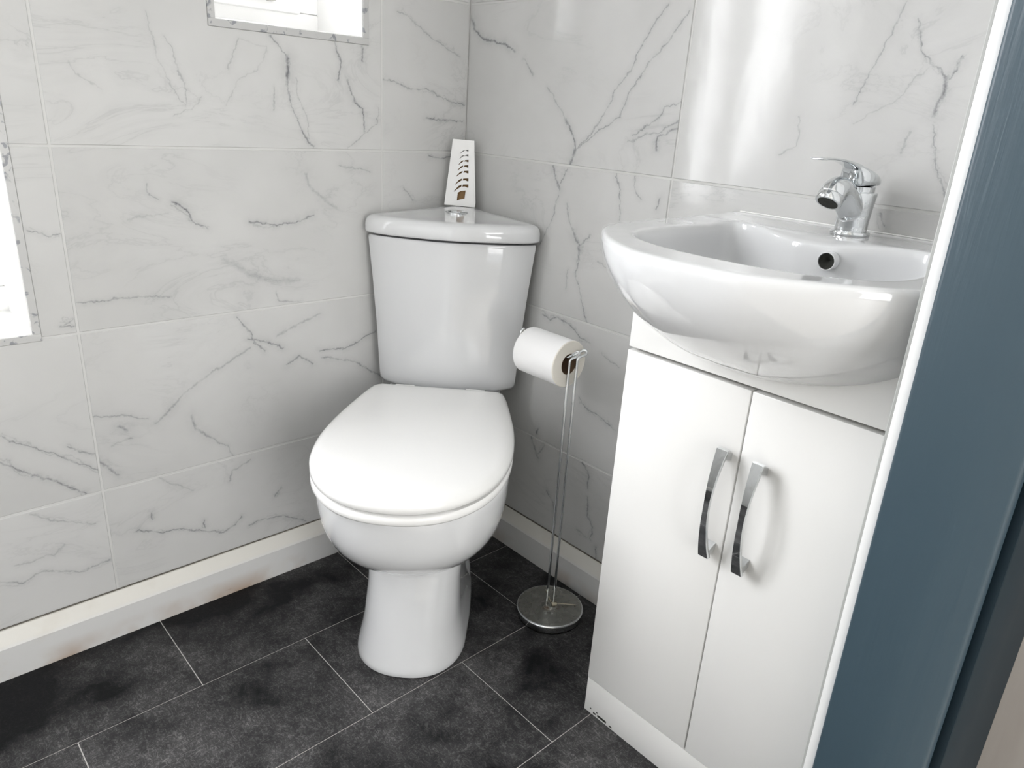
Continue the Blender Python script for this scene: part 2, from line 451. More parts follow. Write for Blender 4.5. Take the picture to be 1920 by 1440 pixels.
def segs(T):
    out = []
    for l in T.strip().split('\n'):
        a, w, s = l.split('|'); P = [tuple(map(float, q.split(','))) for q in a.split()]
        for i in range(len(P) - 1): out.append((P[i], P[i + 1], float(w) / 1000, float(s)))
    return out
VS = {'A': segs(VEINS_A), 'B': segs(VEINS_B)}

_tc = [0]
def marble(side, cell):
    """cell = (u0,u1,z0,z1); the veins of this tile only"""
    _tc[0] += 1; k = _tc[0]
    a = NT('marble_tile_%d' % k, rough=.11, spec=.32); c = a.coord(); u0, u1, z0, z1 = cell
    L = [s for s in VS[side] if u0 < (s[0][0] + s[1][0]) / 2 < u1 and z0 < (s[0][1] + s[1][1]) / 2 < z1]
    # wobble the lookup so that veins wander
    def wob(scale, amp):
        nz = a.noise(scale, c, 3, .6, 0, 'Color')
        v = a.n('ShaderNodeVectorMath', operation='SUBTRACT'); a.t.links.new(nz, v.inputs[0]); v.inputs[1].default_value = (.5, .5, .5)
        v2 = a.n('ShaderNodeVectorMath', operation='SCALE'); a.t.links.new(v.outputs[0], v2.inputs[0]); v2.inputs['Scale'].default_value = amp
        return v2.outputs[0]
    def add(x, y):
        v = a.n('ShaderNodeVectorMath', operation='ADD'); a.t.links.new(x, v.inputs[0]); a.t.links.new(y, v.inputs[1]); return v.outputs[0]
    P = add(add(c, wob(30, .017)), wob(130, .008))
    Q = add(add(c, wob(19, .040)), wob(75, .018))
    acc = None
    spare = max(0, 27 - len(L)); L.sort(key=lambda e: -e[3])       # only as many side branches as the shader stack holds
    for (p, q, w, s) in L:
        gnode = a.n('ShaderNodeGroup', node_tree=VG)
        A3 = (-p[0], 0, p[1]) if side == 'A' else (0, -p[0], p[1]); B3 = (-q[0], 0, q[1]) if side == 'A' else (0, -q[0], q[1])
        pl = a.n('ShaderNodeVectorMath', operation='MULTIPLY')
        if acc is None:
            mk = a.n('ShaderNodeVectorMath', operation='MULTIPLY'); a.t.links.new(P, mk.inputs[0]); mk.inputs[1].default_value = (1, 0, 1) if side == 'A' else (0, 1, 1); PP = mk.outputs[0]
            mk2 = a.n('ShaderNodeVectorMath', operation='MULTIPLY'); a.t.links.new(Q, mk2.inputs[0]); mk2.inputs[1].default_value = mk.inputs[1].default_value; QQ = mk2.outputs[0]
        a.N.remove(pl)
        a.t.links.new(PP, gnode.inputs['P']); gnode.inputs['A'].default_value = A3; gnode.inputs['B'].default_value = B3
        gnode.inputs['W'].default_value = w * 1.25; gnode.inputs['S'].default_value = s
        acc = gnode.outputs[0] if acc is None else a.math('MAXIMUM', acc, gnode.outputs[0])
        if spare <= 0: continue
        spare -= 1
        g2 = a.n('ShaderNodeGroup', node_tree=VG); a.t.links.new(QQ, g2.inputs['P']); g2.inputs['A'].default_value = A3; g2.inputs['B'].default_value = B3
        g2.inputs['W'].default_value = w * 1.3; g2.inputs['S'].default_value = s * .42
        acc = a.math('MAXIMUM', acc, g2.outputs[0])
    rnd = random.Random(k * 7 + 1); off = (rnd.uniform(-9, 9), rnd.uniform(-9, 9), rnd.uniform(-9, 9))
    co = a.scale(c, 1, 1, 1, off)
    # faint random background veining and clouds
    rot = a.n('ShaderNodeMapping'); a.t.links.new(co, rot.inputs[0]); rot.inputs['Rotation'].default_value = (rnd.uniform(0, 1), rnd.uniform(-.9, .9), rnd.uniform(0, 1)); rot.inputs['Scale'].default_value = (1.0, 1.0, 2.2)
    n1 = a.noise(4.2, rot.outputs[0], 6, .62, 1.1)
    ridge = a.math('ABSOLUTE', a.math('SUBTRACT', n1, .5))
    thin = a.ramp(ridge, [(0.0, 1.0), (0.016, 0.0)])
    msk = a.ramp(a.noise(4.5, co, 2), [(0.48, 0.0), (0.66, 1.0)])
    broad = a.math('MULTIPLY', a.ramp(ridge, [(0.0, 1.0), (0.09, 0.0)]), msk)
    faint = a.math('MULTIPLY', thin, msk)
    visible = 1.0 if not L else .42
    brk = a.ramp(a.noise(45, co, 4, .7), [(0.36, .35), (0.56, 1.0)])
    tot = a.math('ADD', a.math('MULTIPLY', faint, .24 * visible), a.math('MULTIPLY', broad, .10 if not L else .06))
    if acc is not None: tot = a.math('ADD', tot, a.math('MULTIPLY', acc, a.math('MULTIPLY', brk, .95)))
    tot = a.math('MINIMUM', tot, 1.0)
    base = a.mix(a.ramp(a.noise(2.6, co, 4, .6), [(0.35, 0.0), (0.65, 1.0)]), (0.49, 0.49, 0.48), (0.548, 0.548, 0.538))
    a.to(a.mix(tot, base, (0.105, 0.11, 0.12)), 'Base Color')
    a.bump(a.noise(16, co, 2), .22, .0022)
    return a.m

# ------------------------------------------------------------------ setting: tiled walls
Hr = 0.3008; Z0 = 0.093
ZR = [Z0] + [0.3068 + Hr * i for i in range(8)]; ZR[-1] = min(ZR[-1], 2.30); CEIL = 2.27
ZR = [z for z in ZR if z < CEIL] + [CEIL]
UA = [0, 0.2216, 0.8216, 1.4216, 2.0216, 2.20]
UB = [0, 0.5701, 1.128]
W1 = (0.265, 0.551, 1.117, 1.47)      # small window (u0,u1,z0,z1)
W2 = (0.887, 1.80, 0.616, 1.80)       # large window
TR = 0.012

def cells(us, zs, holes):
    out = []
    ux = sorted(set(us + [h[i] for h in holes for i in (0, 1)])); zx = sorted(set(zs + [h[i] for h in holes for i in (2, 3)]))
    ux = [u for u in ux if us[0] <= u <= us[-1]]; zx = [z for z in zx if zs[0] <= z <= zs[-1]]
    for i in range(len(ux) - 1):
        for j in range(len(zx) - 1):
            cu, cz = (ux[i] + ux[i + 1]) / 2, (zx[j] + zx[j + 1]) / 2
            if any(h[0] < cu < h[1] and h[2] < cz < h[3] for h in holes): continue
            out.append((ux[i], ux[i + 1], zx[j], zx[j + 1]))
    return out
wall_back = boxes('wall_back', [(-u1, -u0, .0014, .25, z0, z1) for (u0, u1, z0, z1) in cells([0 - .0, 2.2], [0, CEIL], [W1, W2])], M['grout'])
struct(wall_back, 'white marble-look tiled wall behind the toilet with two windows')
wall_right = boxes('wall_right', [(.0014, .25, -1.24, .25, 0, CEIL)], M['grout'])
struct(wall_right, 'white marble-look tiled wall behind the washbasin')

def tile(side, us, zs, holes, parent, mat):
    g = .0020
    cs = cells([us[0] + g, us[1] - g], [zs[0] + g, zs[1] - g], holes)
    if not cs: return
    bm = bmesh.new(); vd = {}
    def v(u, z):
        k = (round(u, 5), round(z, 5))
        if k not in vd: vd[k] = bm.verts.new((-u, 0, z) if side == 'A' else (0, -u, z))
        return vd[k]
    for (a0, a1, b0, b1) in cs:
        bm.faces.new((v(a0, b0), v(a1, b0), v(a1, b1), v(a0, b1)))
    if len(cs) > 1: bmesh.ops.dissolve_limit(bm, angle_limit=.01, verts=bm.verts[:], edges=bm.edges[:])
    ext = bmesh.ops.extrude_face_region(bm, geom=bm.faces[:])
    d = Vector((0, .006, 0)) if side == 'A' else Vector((.006, 0, 0))
    nv = [e for e in ext['geom'] if isinstance(e, bmesh.types.BMVert)]
    for x in nv: x.co += d
    ax = 1 if side == 'A' else 0
    bmesh.ops.recalc_face_normals(bm, faces=bm.faces)
    fe = [e for e in bm.edges if all(abs(q.co[ax]) < 1e-6 for q in e.verts) and len(e.link_faces) == 2 and any(abs(f.normal[ax]) < .5 for f in e.link_faces)]
    bmesh.ops.bevel(bm, geom=fe, offset=.0009, segments=1, affect='EDGES')
    me = bpy.data.meshes.new('tile'); bm.to_mesh(me); bm.free()
    return link('tile', me, mat, parent)
def grow(h): return (h[0] - TR, h[1] + TR, h[2] - TR, h[3] + TR)
for i in range(len(UA) - 1):
    for j in range(len(ZR) - 1):
        tile('A', UA[i:i + 2], ZR[j:j + 2], [grow(W1), grow(W2)], wall_back, marble('A', (UA[i], UA[i + 1], ZR[j] - .02, ZR[j + 1])))
for i in range(len(UB) - 1):
    for j in range(len(ZR) - 1):
        tile('B', UB[i:i + 2], ZR[j:j + 2], [], wall_right, marble('B', (UB[i], UB[i + 1], ZR[j] - .02, ZR[j + 1])))

# other walls, ceiling, hall (beyond the doorway the photograph is taken from)
struct(boxes('wall_left', [(-2.30, -2.20, -1.24, .25, 0, CEIL)], M['plaster']), 'plain white wall at the far left of the room')
struct(boxes('wall_front', [(-2.20, -1.24, -1.238, -1.130, 0, CEIL), (-1.24, -.36, -1.238, -1.130, 2.02, CEIL)], M['plaster']), 'white wall around the doorway')
struct(boxes('ceiling', [(-2.30, .25, -3.4, .25, CEIL, CEIL + .08)], M['plaster']), 'plain white ceiling')
struct(boxes('wall_hall', [(-.036, .25, -3.4, -1.24, 0, CEIL)], M['hall_wall']), 'grey brown hall wall beside the blue door post')
struct(boxes('wall_hall', [(-2.30, -2.20, -3.4, -1.24, 0, CEIL)], M['plaster']), 'white wall on the far side of the hall')
struct(boxes('wall_hall', [(-2.20, -1.70, -3.4, -3.28, 0, CEIL), (-.40, -.036, -3.4, -3.28, 0, CEIL), (-1.70, -.40, -3.4, -3.28, 2.07, CEIL)], M['plaster']), 'white hall wall around the glazed outer door')

# floor: slate tiles in running bond over a pale grout bed
floor = struct(boxes('floor', [(-2.20, .0, -1.24, .0, -.05, -.0008)], M['floor_grout']), 'charcoal slate-look tiled floor')
struct(boxes('floor', [(-2.20, -.036, -3.3, -1.24, -.05, 0)], M['hall_floor']), 'pale hall floor outside the doorway')
TW, TH = 0.4015, 0.2455; g = .0009; rnd = random.Random(3)
for r in range(6):
    y1 = -r * TH + .003; y0 = max(y1 - TH, -1.24)
    x_off = -0.359 if r % 2 == 0 else -0.1585
    for k in range(-1, 7):
        x1 = x_off + TW - k * TW; x0 = x1 - TW
        a, b = max(x0, -2.2), min(x1, 0.0); c0, c1 = y0, min(y1, 0)
        if b - a < .02 or c1 - c0 < .02: continue
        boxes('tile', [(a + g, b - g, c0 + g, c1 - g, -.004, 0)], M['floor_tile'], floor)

# skirting boards
def skirting(name, L0, L1, ax, label):
    prof = [(.0, .0), (.020, .0), (.020, .064), (.0175, .0675), (.0030, .0905), (.0, .0915)]
    rings = []
    for e in (L0, L1):
        rings.append([((-e, -d, z) if ax == 'A' else (-d, -e, z)) for d, z in prof])
    V, F = loft(rings); o = struct(pyd(name, V, F, M['skirting'], smooth=20), label)
    boxes('joint', [(-L1, -L0, -.0006, .002, .0912, .0936) if ax == 'A' else (-.0006, .002, -L1, -L0, .0912, .0936)], M['gap'], o, label='dark strip for the gap shadow above the skirting')
    return o
skirting('baseboard_back', 0.0, 2.2, 'A', 'cream white chamfered skirting under the window wall, stained near the floor')
skirting('baseboard_right', .0205, .716, 'B', 'cream white skirting between the corner and the vanity')

# windows
def window(h, n, label, trim_label):
    u0, u1, z0, z1 = h; x0, x1 = -u1, -u0; D = .18
    root = bpy.data.objects.new('window_%d' % n, None); COL.objects.link(root); root.location = ((x0 + x1) / 2, 0.1, z0); struct(root, label)
    def b(nm, L, mat, bev=.002): return put(boxes(nm, L, mat, None, bev), root)
    b('reveal', [(x0 - .003, x0 + .002, .0005, D, z0 - .003, z1 + .003), (x1 - .002, x1 + .003, .0005, D, z0 - .003, z1 + .003), (x0, x1, .0005, D, z1 - .002, z1 + .003)], M['upvc'], 0)
    b('sill_board', [(x0, x1, .0003, D, z0 - .004, z0 + .002)], M['upvc'], .001)
    f = .045
    b('frame', [(x0, x1, D - .01, D + .05, z0, z0 + f), (x0, x1, D - .01, D + .05, z1 - f, z1), (x0, x0 + f, D - .01, D + .05, z0 + f, z1 - f), (x1 - f, x1, D - .01, D + .05, z0 + f, z1 - f)], M['upvc'], .004)
    xs = [x0 + f, x1 - f] if n == 1 else [x0 + f, (x0 + x1) / 2, x1 - f]
    for i in range(len(xs) - 1):
        a, c = xs[i] + (.0 if i == 0 else .02), xs[i + 1] - (.0 if i == len(xs) - 2 else .02)
        s = .035
        sash = b('sash', [(a, c, D - .022, D + .02, z0 + f - .004, z0 + f + s), (a, c, D - .022, D + .02, z1 - f - s, z1 - f + .004), (a, a + s, D - .022, D + .02, z0 + f + s, z1 - f - s), (c - s, c, D - .022, D + .02, z0 + f + s, z1 - f - s)], M['upvc'], .005)
        p = boxes('pane', [(a + s, c - s, D - .003, D + .003, z0 + f + s, z1 - f - s)], M['glass']); p.parent = sash
    if n == 2: b('mullion', [(xs[1] - .02, xs[1] + .02, D - .01, D + .05, z0 + f, z1 - f)], M['upvc'], .004)
    # handle on the lower rail
    hx = (x0 + x1) / 2 + (.03 if n == 1 else .18)
    b('handle', [(hx - .05, hx + .012, D - .050, D - .036, z0 + f + .018, z0 + f + .032), (hx - .008, hx + .008, D - .040, D - .02, z0 + f + .012, z0 + f + .04)], M['chrome_worn'] if n == 1 else M['upvc'], .003)
    t = TR
    e = .0018
    L = [(x0 - t, x1 + t, -e, .002, z0 - t, z0), (x0 - t, x1 + t, -e, .002, z1, z1 + t), (x0 - t, x0, -e, .002, z0, z1), (x1, x1 + t, -e, .002, z0, z1)]
    struct(boxes('trim_%d' % n, L, M['marble_trim'], None, .0006, 1), trim_label)
window(W1, 1, 'small high window above and left of the toilet', 'marbled edge strip around the small high window')
window(W2, 2, 'large window at the left edge of the photo', 'marbled edge strip around the large left window')

# door post: white strip, blue painted post; leaning a little out of plumb
def lean(o, k=.010, z0=.3):
    for v in o.data.vertices: v.co.y += k * (v.co.z - z0)
    return o
struct(lean(boxes('wall_front', [(-.352, 0.0, -1.2368, -1.1285, 0, CEIL)], M['plaster'])), 'short stub wall between the washbasin and the hall')
white = struct(lean(boxes('trim_3', [(-.3615, -.3505, -1.1375, -1.1255, 0, 2.02)], M['white_trim'], None, .0012, 2)), 'white strip between the vanity and the blue door post')
sil = struct(lean(boxes('trim_4', [(-.3610, -.262, -1.1262, -1.1225, 0, 2.02)], M['silicone'], None, .0008, 1)), 'thin grey sealant line along the white strip')
post = struct(boxes('door_1', [(-.372, -.0, -1.242, -1.1377, 0, 2.02)], M['blue'], None, .004, 3), 'blue grey painted door post on the right')
lean(post)
hinge_side = struct(lean(boxes('trim_5', [(-.352, -.050, -1.252, -1.240, 0, 2.02)], M['blue_shaded'], None, .003, 2)), 'blue board facing the hall behind the door post')

# glazed outer door of the hall, which lets daylight in from behind the camera
d2 = bpy.data.objects.new('door_2', None); COL.objects.link(d2); d2.location = (-1.05, -3.3, 0); struct(d2, 'glazed outer door at the far end of the hall')
put(boxes('frame', [(-1.70, -1.64, -3.34, -3.28, 0, 2.07), (-.46, -.40, -3.34, -3.28, 0, 2.07), (-1.64, -.46, -3.34, -3.28, 2.01, 2.07), (-1.64, -.46, -3.34, -3.28, .0, .12), (-1.08, -1.02, -3.335, -3.285, .12, 2.01)], M['upvc'], None, .003), d2)
for x0, x1 in ((-1.64, -1.08), (-1.02, -.46)): put(boxes('pane', [(x0, x1, -3.315, -3.309, .12, 2.01)], M['glass']), d2)

# ------------------------------------------------------------------ corner toilet
toilet = thing('corner_toilet', 'white corner toilet with closed lid standing in the tiled corner', 'toilet', (-.32, -.32, 0))
q2 = math.sqrt(.5)
TURN = [0.0]
def rs(r, s, z):
    s = s + TURN[0] * r
    return (-(r + s) * q2, (-r + s) * q2, z)       # r from the corner, s towards the window wall
NP = 96
def egg(rf, rb, w, rw, ef=2.15, eb=3.0):
    out = []
    for i in range(NP):
        a = 2 * math.pi * i / NP; ca, sa = math.cos(a), math.sin(a)
        e = ef if ca > 0 else eb
        X = abs(ca) ** (2 / e) * (1 if ca > 0 else -1); Y = abs(sa) ** (2 / e) * (1 if sa > 0 else -1)
        out.append((rw + X * ((rf - rw) if ca > 0 else (rw - rb)), w * Y))
    return out
lev = [  # z, r front, r back, half width, r of widest, front exponent
    (0.000, .652, .14, .120, .535, 2.3), (0.004, .656, .14, .122, .535, 2.3), (.03, .650, .14, .1165, .535, 2.35), (.07, .640, .145, .108, .535, 2.4), (.11, .630, .15, .103, .535, 2.45),
    (.15, .620, .15, .0995, .53, 2.5), (.18, .612, .15, .0985, .53, 2.5), (.200, .607, .15, .098, .53, 2.5), (.212, .606, .15, .0985, .53, 2.5), (.220, .614, .148, .104, .53, 2.4), (.228, .634, .146, .113, .53, 2.3), (.240, .664, .145, .126, .535, 2.2), (.26, .700, .14, .143, .54, 2.1),
    (.29, .733, .14, .160, .55, 2.1), (.32, .752, .14, .170, .555, 2.1), (.35, .760, .14, .1745, .56, 2.1), (.38, .763, .14, .1765, .565, 2.1), (.396, .762, .14, .1765, .565, 2.1), (.402, .758, .143, .173, .565, 2.1), (.405, .748, .15, .163, .565, 2.1)]
TURN[0] = .020
rings = []
for (z, rf, rb, w, rw, ef) in lev:
    ring = []
    for (r, s) in egg(rf, rb, w, rw, ef, 2.9):
        # the pan narrows towards the wall, more so in the bowl than in the foot
        k = sst(.50, .16, r) * (.34 if z > .22 else .16 + .14 * sst(.0, .15, z))
        w_ = (.905 if z < .15 else .905 + .05 * sst(.15, .30, z)); s2 = s * (1 - k) * w_ * (.93 + .07 * sst(.05, .25, z) if s < 0 else 1)
        # shallow fixing recess low on each flank
        dd = ((r - .335) / .055) ** 2 + ((z - .10) / .085) ** 2
        if dd < 1: s2 *= 1 - .20 * (1 - dd)
        ring.append(rs(r, s2, z))
    rings.append(ring)
# denser levels for a smooth surface
def densify(rings, k):
    out = []; n = len(rings)
    for i in range(n - 1):
        g_ = lambda q: rings[max(0, min(n - 1, q))]
        for j in range(k):
            t = j / k
            ring = []
            for a, b, c, d in zip(g_(i - 1), g_(i), g_(i + 1), g_(i + 2)):
                a, b, c, d = map(Vector, (a, b, c, d)); dz = c.z - b.z
                p = 0.5 * ((2 * b) + (c - a) * t + (2 * a - 5 * b + 4 * c - d) * t * t + (3 * b - a - 3 * c + d) * t ** 3)
                p.z = b.z + dz * t
                ring.append(p)
            out.append(ring)
    out.append(rings[-1]); return out
V, F = loft(densify(rings, 3)); put(pyd('pan', V, F, M['ceramic'], smooth=50), toilet)
# shelf of the pan under the cistern
rings = []
for z, k in ((.30, .80), (.36, .97), (.412, 1.0), (.418, .97)):
    rings.append([rs(.20 + (r - .20) * k, s * k, z) for (r, s) in [(.06, .03), (.13, .10), (.20, .125), (.32, .128), (.345, .11), (.345, -.11), (.32, -.128), (.20, -.125), (.13, -.10), (.06, -.03)]])
V, F = loft(rings); put(pyd('cistern_shelf', V, F, M['ceramic'], smooth=40), toilet)
# seat ring and lid
def outline(P, c, n=NP):
    full = crv([(a, b, 0) for a, b in P] + [(a, -b, 0) for a, b in reversed(P) if abs(b) > 1e-6], 10, True)
    rr = radial(full, c, n)
    return [(c[0] + rr[i] * math.cos(2 * math.pi * i / n), c[1] + rr[i] * math.sin(2 * math.pi * i / n)) for i in range(n)]
NS = 128
seat_o = outline([(.786, 0), (.779, .05), (.757, .094), (.715, .133), (.66, .159), (.60, .1710), (.54, .1735), (.47, .1685), (.40, .158), (.33, .145), (.301, .1365), (.2945, .130), (.2935, .1), (.2930, .05)], (.56, 0), NS)
def off(O, d, c=(.56, 0)):
    out = []
    for (r, s) in O:
        L = math.hypot(r - c[0], s - c[1]); out.append((c[0] + (r - c[0]) * (L - d) / L, c[1] + (s - c[1]) * (L - d) / L))
    return out
def solid(O, prof, c=(.56, 0), dome=None):
    rings = [[rs(r, s, z + (dome(r, s) if dome else 0)) for (r, s) in off(O, d, c)] for d, z in prof]
    return loft(rings)
V, F = solid(seat_o, [(.012, .4055), (.003, .4070), (.0005, .4110), (.0005, .4190), (.003, .4225), (.014, .4235)]); put(pyd('seat', V, F, M['seat_plastic'], smooth=50), toilet)
dm = lambda r, s: .0
prof = [(.014, .4275), (.003, .4275), (0, .4300), (0, .4385), (.002, .4430), (.006, .4470), (.012, .4500), (.020, .4520), (.030, .4534), (.045, .4548), (.070, .4562), (.10, .4570), (.14, .4574)]
rings = [[rs(r, s, z) for (r, s) in off(seat_o, d)] for d, z in prof]
last = off(seat_o, .14)
for k in (.66, .33, .08): rings.append([rs(.56 + (r - .56) * k, s * k, .4578) for (r, s) in last])
V, F = loft(rings); put(pyd('seat_lid', V, F, M['seat_plastic'], smooth=60), toilet)
for s in (.075, -.075):
    V, F = lathe([(.001, -.02), (.010, -.02), (.010, .02), (.001, .02)], 20); P = [rs(.290, s + v[2], .437 + v[1]) if False else rs(.286 + v[0], s + v[2], .434 + v[1]) for v in V]
    put(pyd('hinge', P, F, M['seat_plastic'], smooth=40), toilet)

# cistern body
TURN[0] = 0.0
cb = outline([(.250, 0), (.243, .06), (.228, .128), (.210, .168), (.196, .1755), (.172, .152), (.10, .080), (.045, .018)], (.16, 0), 128)
def cis(O, c, levels):
    rr = []
    for (z, kr, ks, d) in levels:
        rr.append([rs(min(r_, 1), s_, z) for (r_, s_) in [(.03 + (r - .03) * kr, s * ks) for (r, s) in off(O, d, c)]])
    return loft(rr)
V, F = cis(cb, (.16, 0), [(.420, 1.0, .85, .030), (.4205, 1.01, .85, .014), (.4235, 1.025, .855, .006), (.431, 1.035, .858, .001), (.445, 1.035, .862, 0), (.55, 1.025, .90, 0), (.65, 1.01, .95, 0), (.735, 1.0, 1.0, 0), (.742, 1.0, 1.0, 0), (.744, 1.0, 1.0, .002), (.744, 1, 1, .012)])
put(pyd('cistern', V, F, M['ceramic'], smooth=45), toilet)
lo_ = outline([(.264, 0), (.257, .065), (.241, .130), (.224, .168), (.206, .1825), (.186, .176), (.11, .100), (.03, .016)], (.16, 0), 128)
def ztop(r): return .785 + .012 * sst(.22, .05, r)
prof = [(.006, .7495), (.001, .7515), (0, .7545), (.0005, .768), (.003, .776), (.008, .7815), (.016, .7845), (.028, None), (.05, None), (.09, None)]
rr = []
for d, z in prof:
    rr.append([rs(r, s, (ztop(r) if z is None else z + .6 * (ztop(r) - .785) * (z > .77))) for (r, s) in off(lo_, d, (.16, 0))])
last = off(lo_, .09, (.16, 0))
for k in (.5, .1): rr.append([rs(.16 + (r - .16) * k, s * k, ztop(.16 + (r - .16) * k)) for (r, s) in last])
V, F = loft(rr); put(pyd('cistern_lid', V, F, M['ceramic'], smooth=60), toilet)
# dual flush button
bc = rs(.132, 0, .7905)
bt = Matrix.Translation(Vector(bc))
V, F = lathe([(.001, -.006), (.0245, -.006), (.0245, .0015), (.0225, .0028), (.0200, .0022), (.001, .0018)], 40); put(pyd('flush_button', [bt @ Vector(v) for v in V], F, M['chrome'], smooth=40), toilet)
fb = toilet.children[-1]
for sgn in (-1, 1):
    ring = []; n = 20
    for i in range(n + 1):
        a = math.pi * i / n; x = .0185 * math.cos(a); y = .0185 * math.sin(a) + .0012; ring.append((x, y * sgn))
    rr = [[bt @ Vector((x * k, (y - .0012 * sgn) * k + .0012 * sgn, z)) for x, y in ring] for k, z in ((1, .0015), (1, .0034), (.93, .0042), (.1, .0046))]
    V, F = loft(rr); p = pyd('button_half', V, F, M['chrome'], smooth=40); p.parent = fb

# ------------------------------------------------------------------ vanity cabinet
YL, YR, XF = -.717, -1.1235, -.261
van = thing('vanity_cabinet', 'white two-door vanity cabinet under the washbasin', 'cabinet', (-.13, -.92, 0))
def vb(nm, L, mat, bev=.001, lab=None): return put(boxes(nm, L, mat, None, bev, 2, None, lab), van)
T = .016
vb('body', [(XF + .020, -.003, YL - T, YL, .0, .800), (XF + .020, -.003, YR, YR + T, .0, .800), (XF + .020, -.003, YR + T, YL - T, .073, .089), (-.012, -.003, YR + T, YL - T, .089, .80), (XF + .020, XF + .028, YR + T, YL - T, .60, .70)], M['vanity_white'], .0006)
vb('plinth', [(XF + .001, XF + .017, YR, YL, .0, .0715)], M['vanity_white'], .0008)
vb('front_panel', [(XF, XF + .018, YR, YL - .001, .689, .795)], M['vanity_white'], .001)
vb('front_panel_edge', [(XF + .0182, XF + .0195, YR, YL - .0002, .6835, .689)], M['seam'], 0)
YM = -.9215
def door(y0, y1, yh):
    dr = vb('door', [(XF, XF + .018, y0, y1, .0735, .6835)], M['vanity_white'], .0011)
    # bowed chrome handle, broad at the ends and narrow in the middle
    z0, z1 = .431, .598; rings = []
    n = 24
    for i in range(n + 1):
        t = i / n; z = z0 + (z1 - z0) * t; k = abs(2 * t - 1)
        x = XF - .0155 - .0165 * (1 - k ** 2); hw = .0042 + .0040 * k ** 1.5; th = .0022 + .0008 * k
        rings.append([(x - th * .7, yh - hw, z), (x - th, yh - hw * .93, z), (x - th, yh + hw * .93, z), (x - th * .7, yh + hw, z), (x + th, yh + hw, z), (x + th, yh - hw, z)])
    V, F = loft(rings)
    for zz, s in ((z0, 1), (z1, -1)):
        b0 = len(V); hw = .0068
        for (x, dz) in ((XF - .0165, .001), (XF - .0195, .012), (XF, .019), (XF, .008)):
            V += [(x, yh - hw, zz + s * dz), (x, yh + hw, zz + s * dz)]
        F += [(b0, b0 + 1, b0 + 3, b0 + 2), (b0 + 2, b0 + 3, b0 + 5, b0 + 4), (b0 + 4, b0 + 5, b0 + 7, b0 + 6), (b0 + 6, b0 + 7, b0 + 1, b0), (b0, b0 + 2, b0 + 4, b0 + 6), (b0 + 1, b0 + 3, b0 + 5, b0 + 7)]
    me = bpy.data.meshes.new('handle'); me.from_pydata([tuple(v) for v in V], [], F)
    bm = bmesh.new(); bm.from_mesh(me); bmesh.ops.recalc_face_normals(bm, faces=bm.faces); bm.to_mesh(me); bm.free()
    h = link('handle', me, M['chrome'], dr, 35, 'bowed chrome handle')
door(YM + .0012, YL, -.904); door(YR, YM - .0012, -.957)
# chipped edge at the foot of the plinth
ch = []
rnd = random.Random(5)
for (y, z, l, h_) in ((-.748, .0085, .020, .0042), (-.738, .0075, .006, .003), (-.775, .006, .006, .0025), (-.7300, .012, .003, .0022), (-.7445, .0125, .003, .002)):
    ch.append((XF + .0006, XF + .0014, y - l, y, z - h_, z))
vb('chipped_edge', ch, M['dark_hole'], 0, 'dark chip in the plinth edge')

# ------------------------------------------------------------------ washbasin
basin = thing('washbasin', 'white semi-recessed ceramic washbasin on the vanity cabinet', 'washbasin', (-.2, -.9, .80))
YC = -.9; NB = 160
oc = [(-.4455, 0), (-.441, .054), (-.427, .088), (-.407, .120), (-.380, .153), (-.351, .182), (-.322, .205), (-.295, .2185), (-.25, .2265), (-.20, .2295), (-.12, .2295), (-.05, .2270), (-.006, .2230), (-.001, .219)]
CB = (-.20, 0)
def bas_outline(P, c, n=NB):
    half = crv([(a, b, 0) for a, b in P], 8); full = half + [Vector((p.x, -p.y, 0)) for p in reversed(half)]
    rr = radial(full, c, n); return [(c[0] + rr[i] * math.cos(2 * math.pi * (i + .5) / n) * 1, c[1] + rr[i] * math.sin(2 * math.pi * (i + .5) / n)) for i in range(n)]
def radial_h(P, c, n=NB):
    half = crv([(a, b, 0) for a, b in P], 8); full = half + [Vector((p.x, -p.y, 0)) for p in reversed(half)]
    out = []
    rr = radial(full, c, n)
    return [(c[0] + rr[i] * math.cos(2 * math.pi * i / n), c[1] + rr[i] * math.sin(2 * math.pi * i / n)) for i in range(n)]
OUT = [(x, y * (1.085 if y < 0 else 1.0)) for x, y in radial_h(oc, CB)]      # the right flank reaches the door post strip
ic = [(-.381, 0), (-.378, .05), (-.366, .095), (-.345, .130), (-.315, .153), (-.27, .1635), (-.20, .1600), (-.14, .1500), (-.112, .137), (-.104, .118), (-.116, .085), (-.134, .050), (-.1435, .02), (-.145, 0)]
INN = [(x, y * (1.085 if y < 0 else 1.0)) for x, y in radial_h(ic, CB)]
def zt(x, y):                       # height of the top surface
    led = sst(-.150, -.110, x) * sst(.224, .192, abs(y) / (1.085 if y < 0 else 1))
    up = sst(-.016, -.002, x) * .004
    return .8640 + .0065 * led + up
EXT = (-.05, 0)
rr = []
Hh = .186
def orow(t, ins=0):
    s = math.sqrt(max(0, 1 - t ** 1.85)); z = .8575 - Hh * t
    ring = []
    for (x, y) in OUT:
        xx = EXT[0] + (x - EXT[0]) * s; yy = y * s
        if x > -.05: xx = x
        ring.append((min(xx, -.0015), YC + yy, z))
    return ring
for t in (.985, .97, .94, .9, .86, .82, .77, .72, .66, .6, .53, .46, .39, .32, .25, .18, .12, .07, .03, 0): rr.append(orow(t))
def mixr(A, B, k): return [(a[0] + (b[0] - a[0]) * k, a[1] + (b[1] - a[1]) * k) for a, b in zip(A, B)]
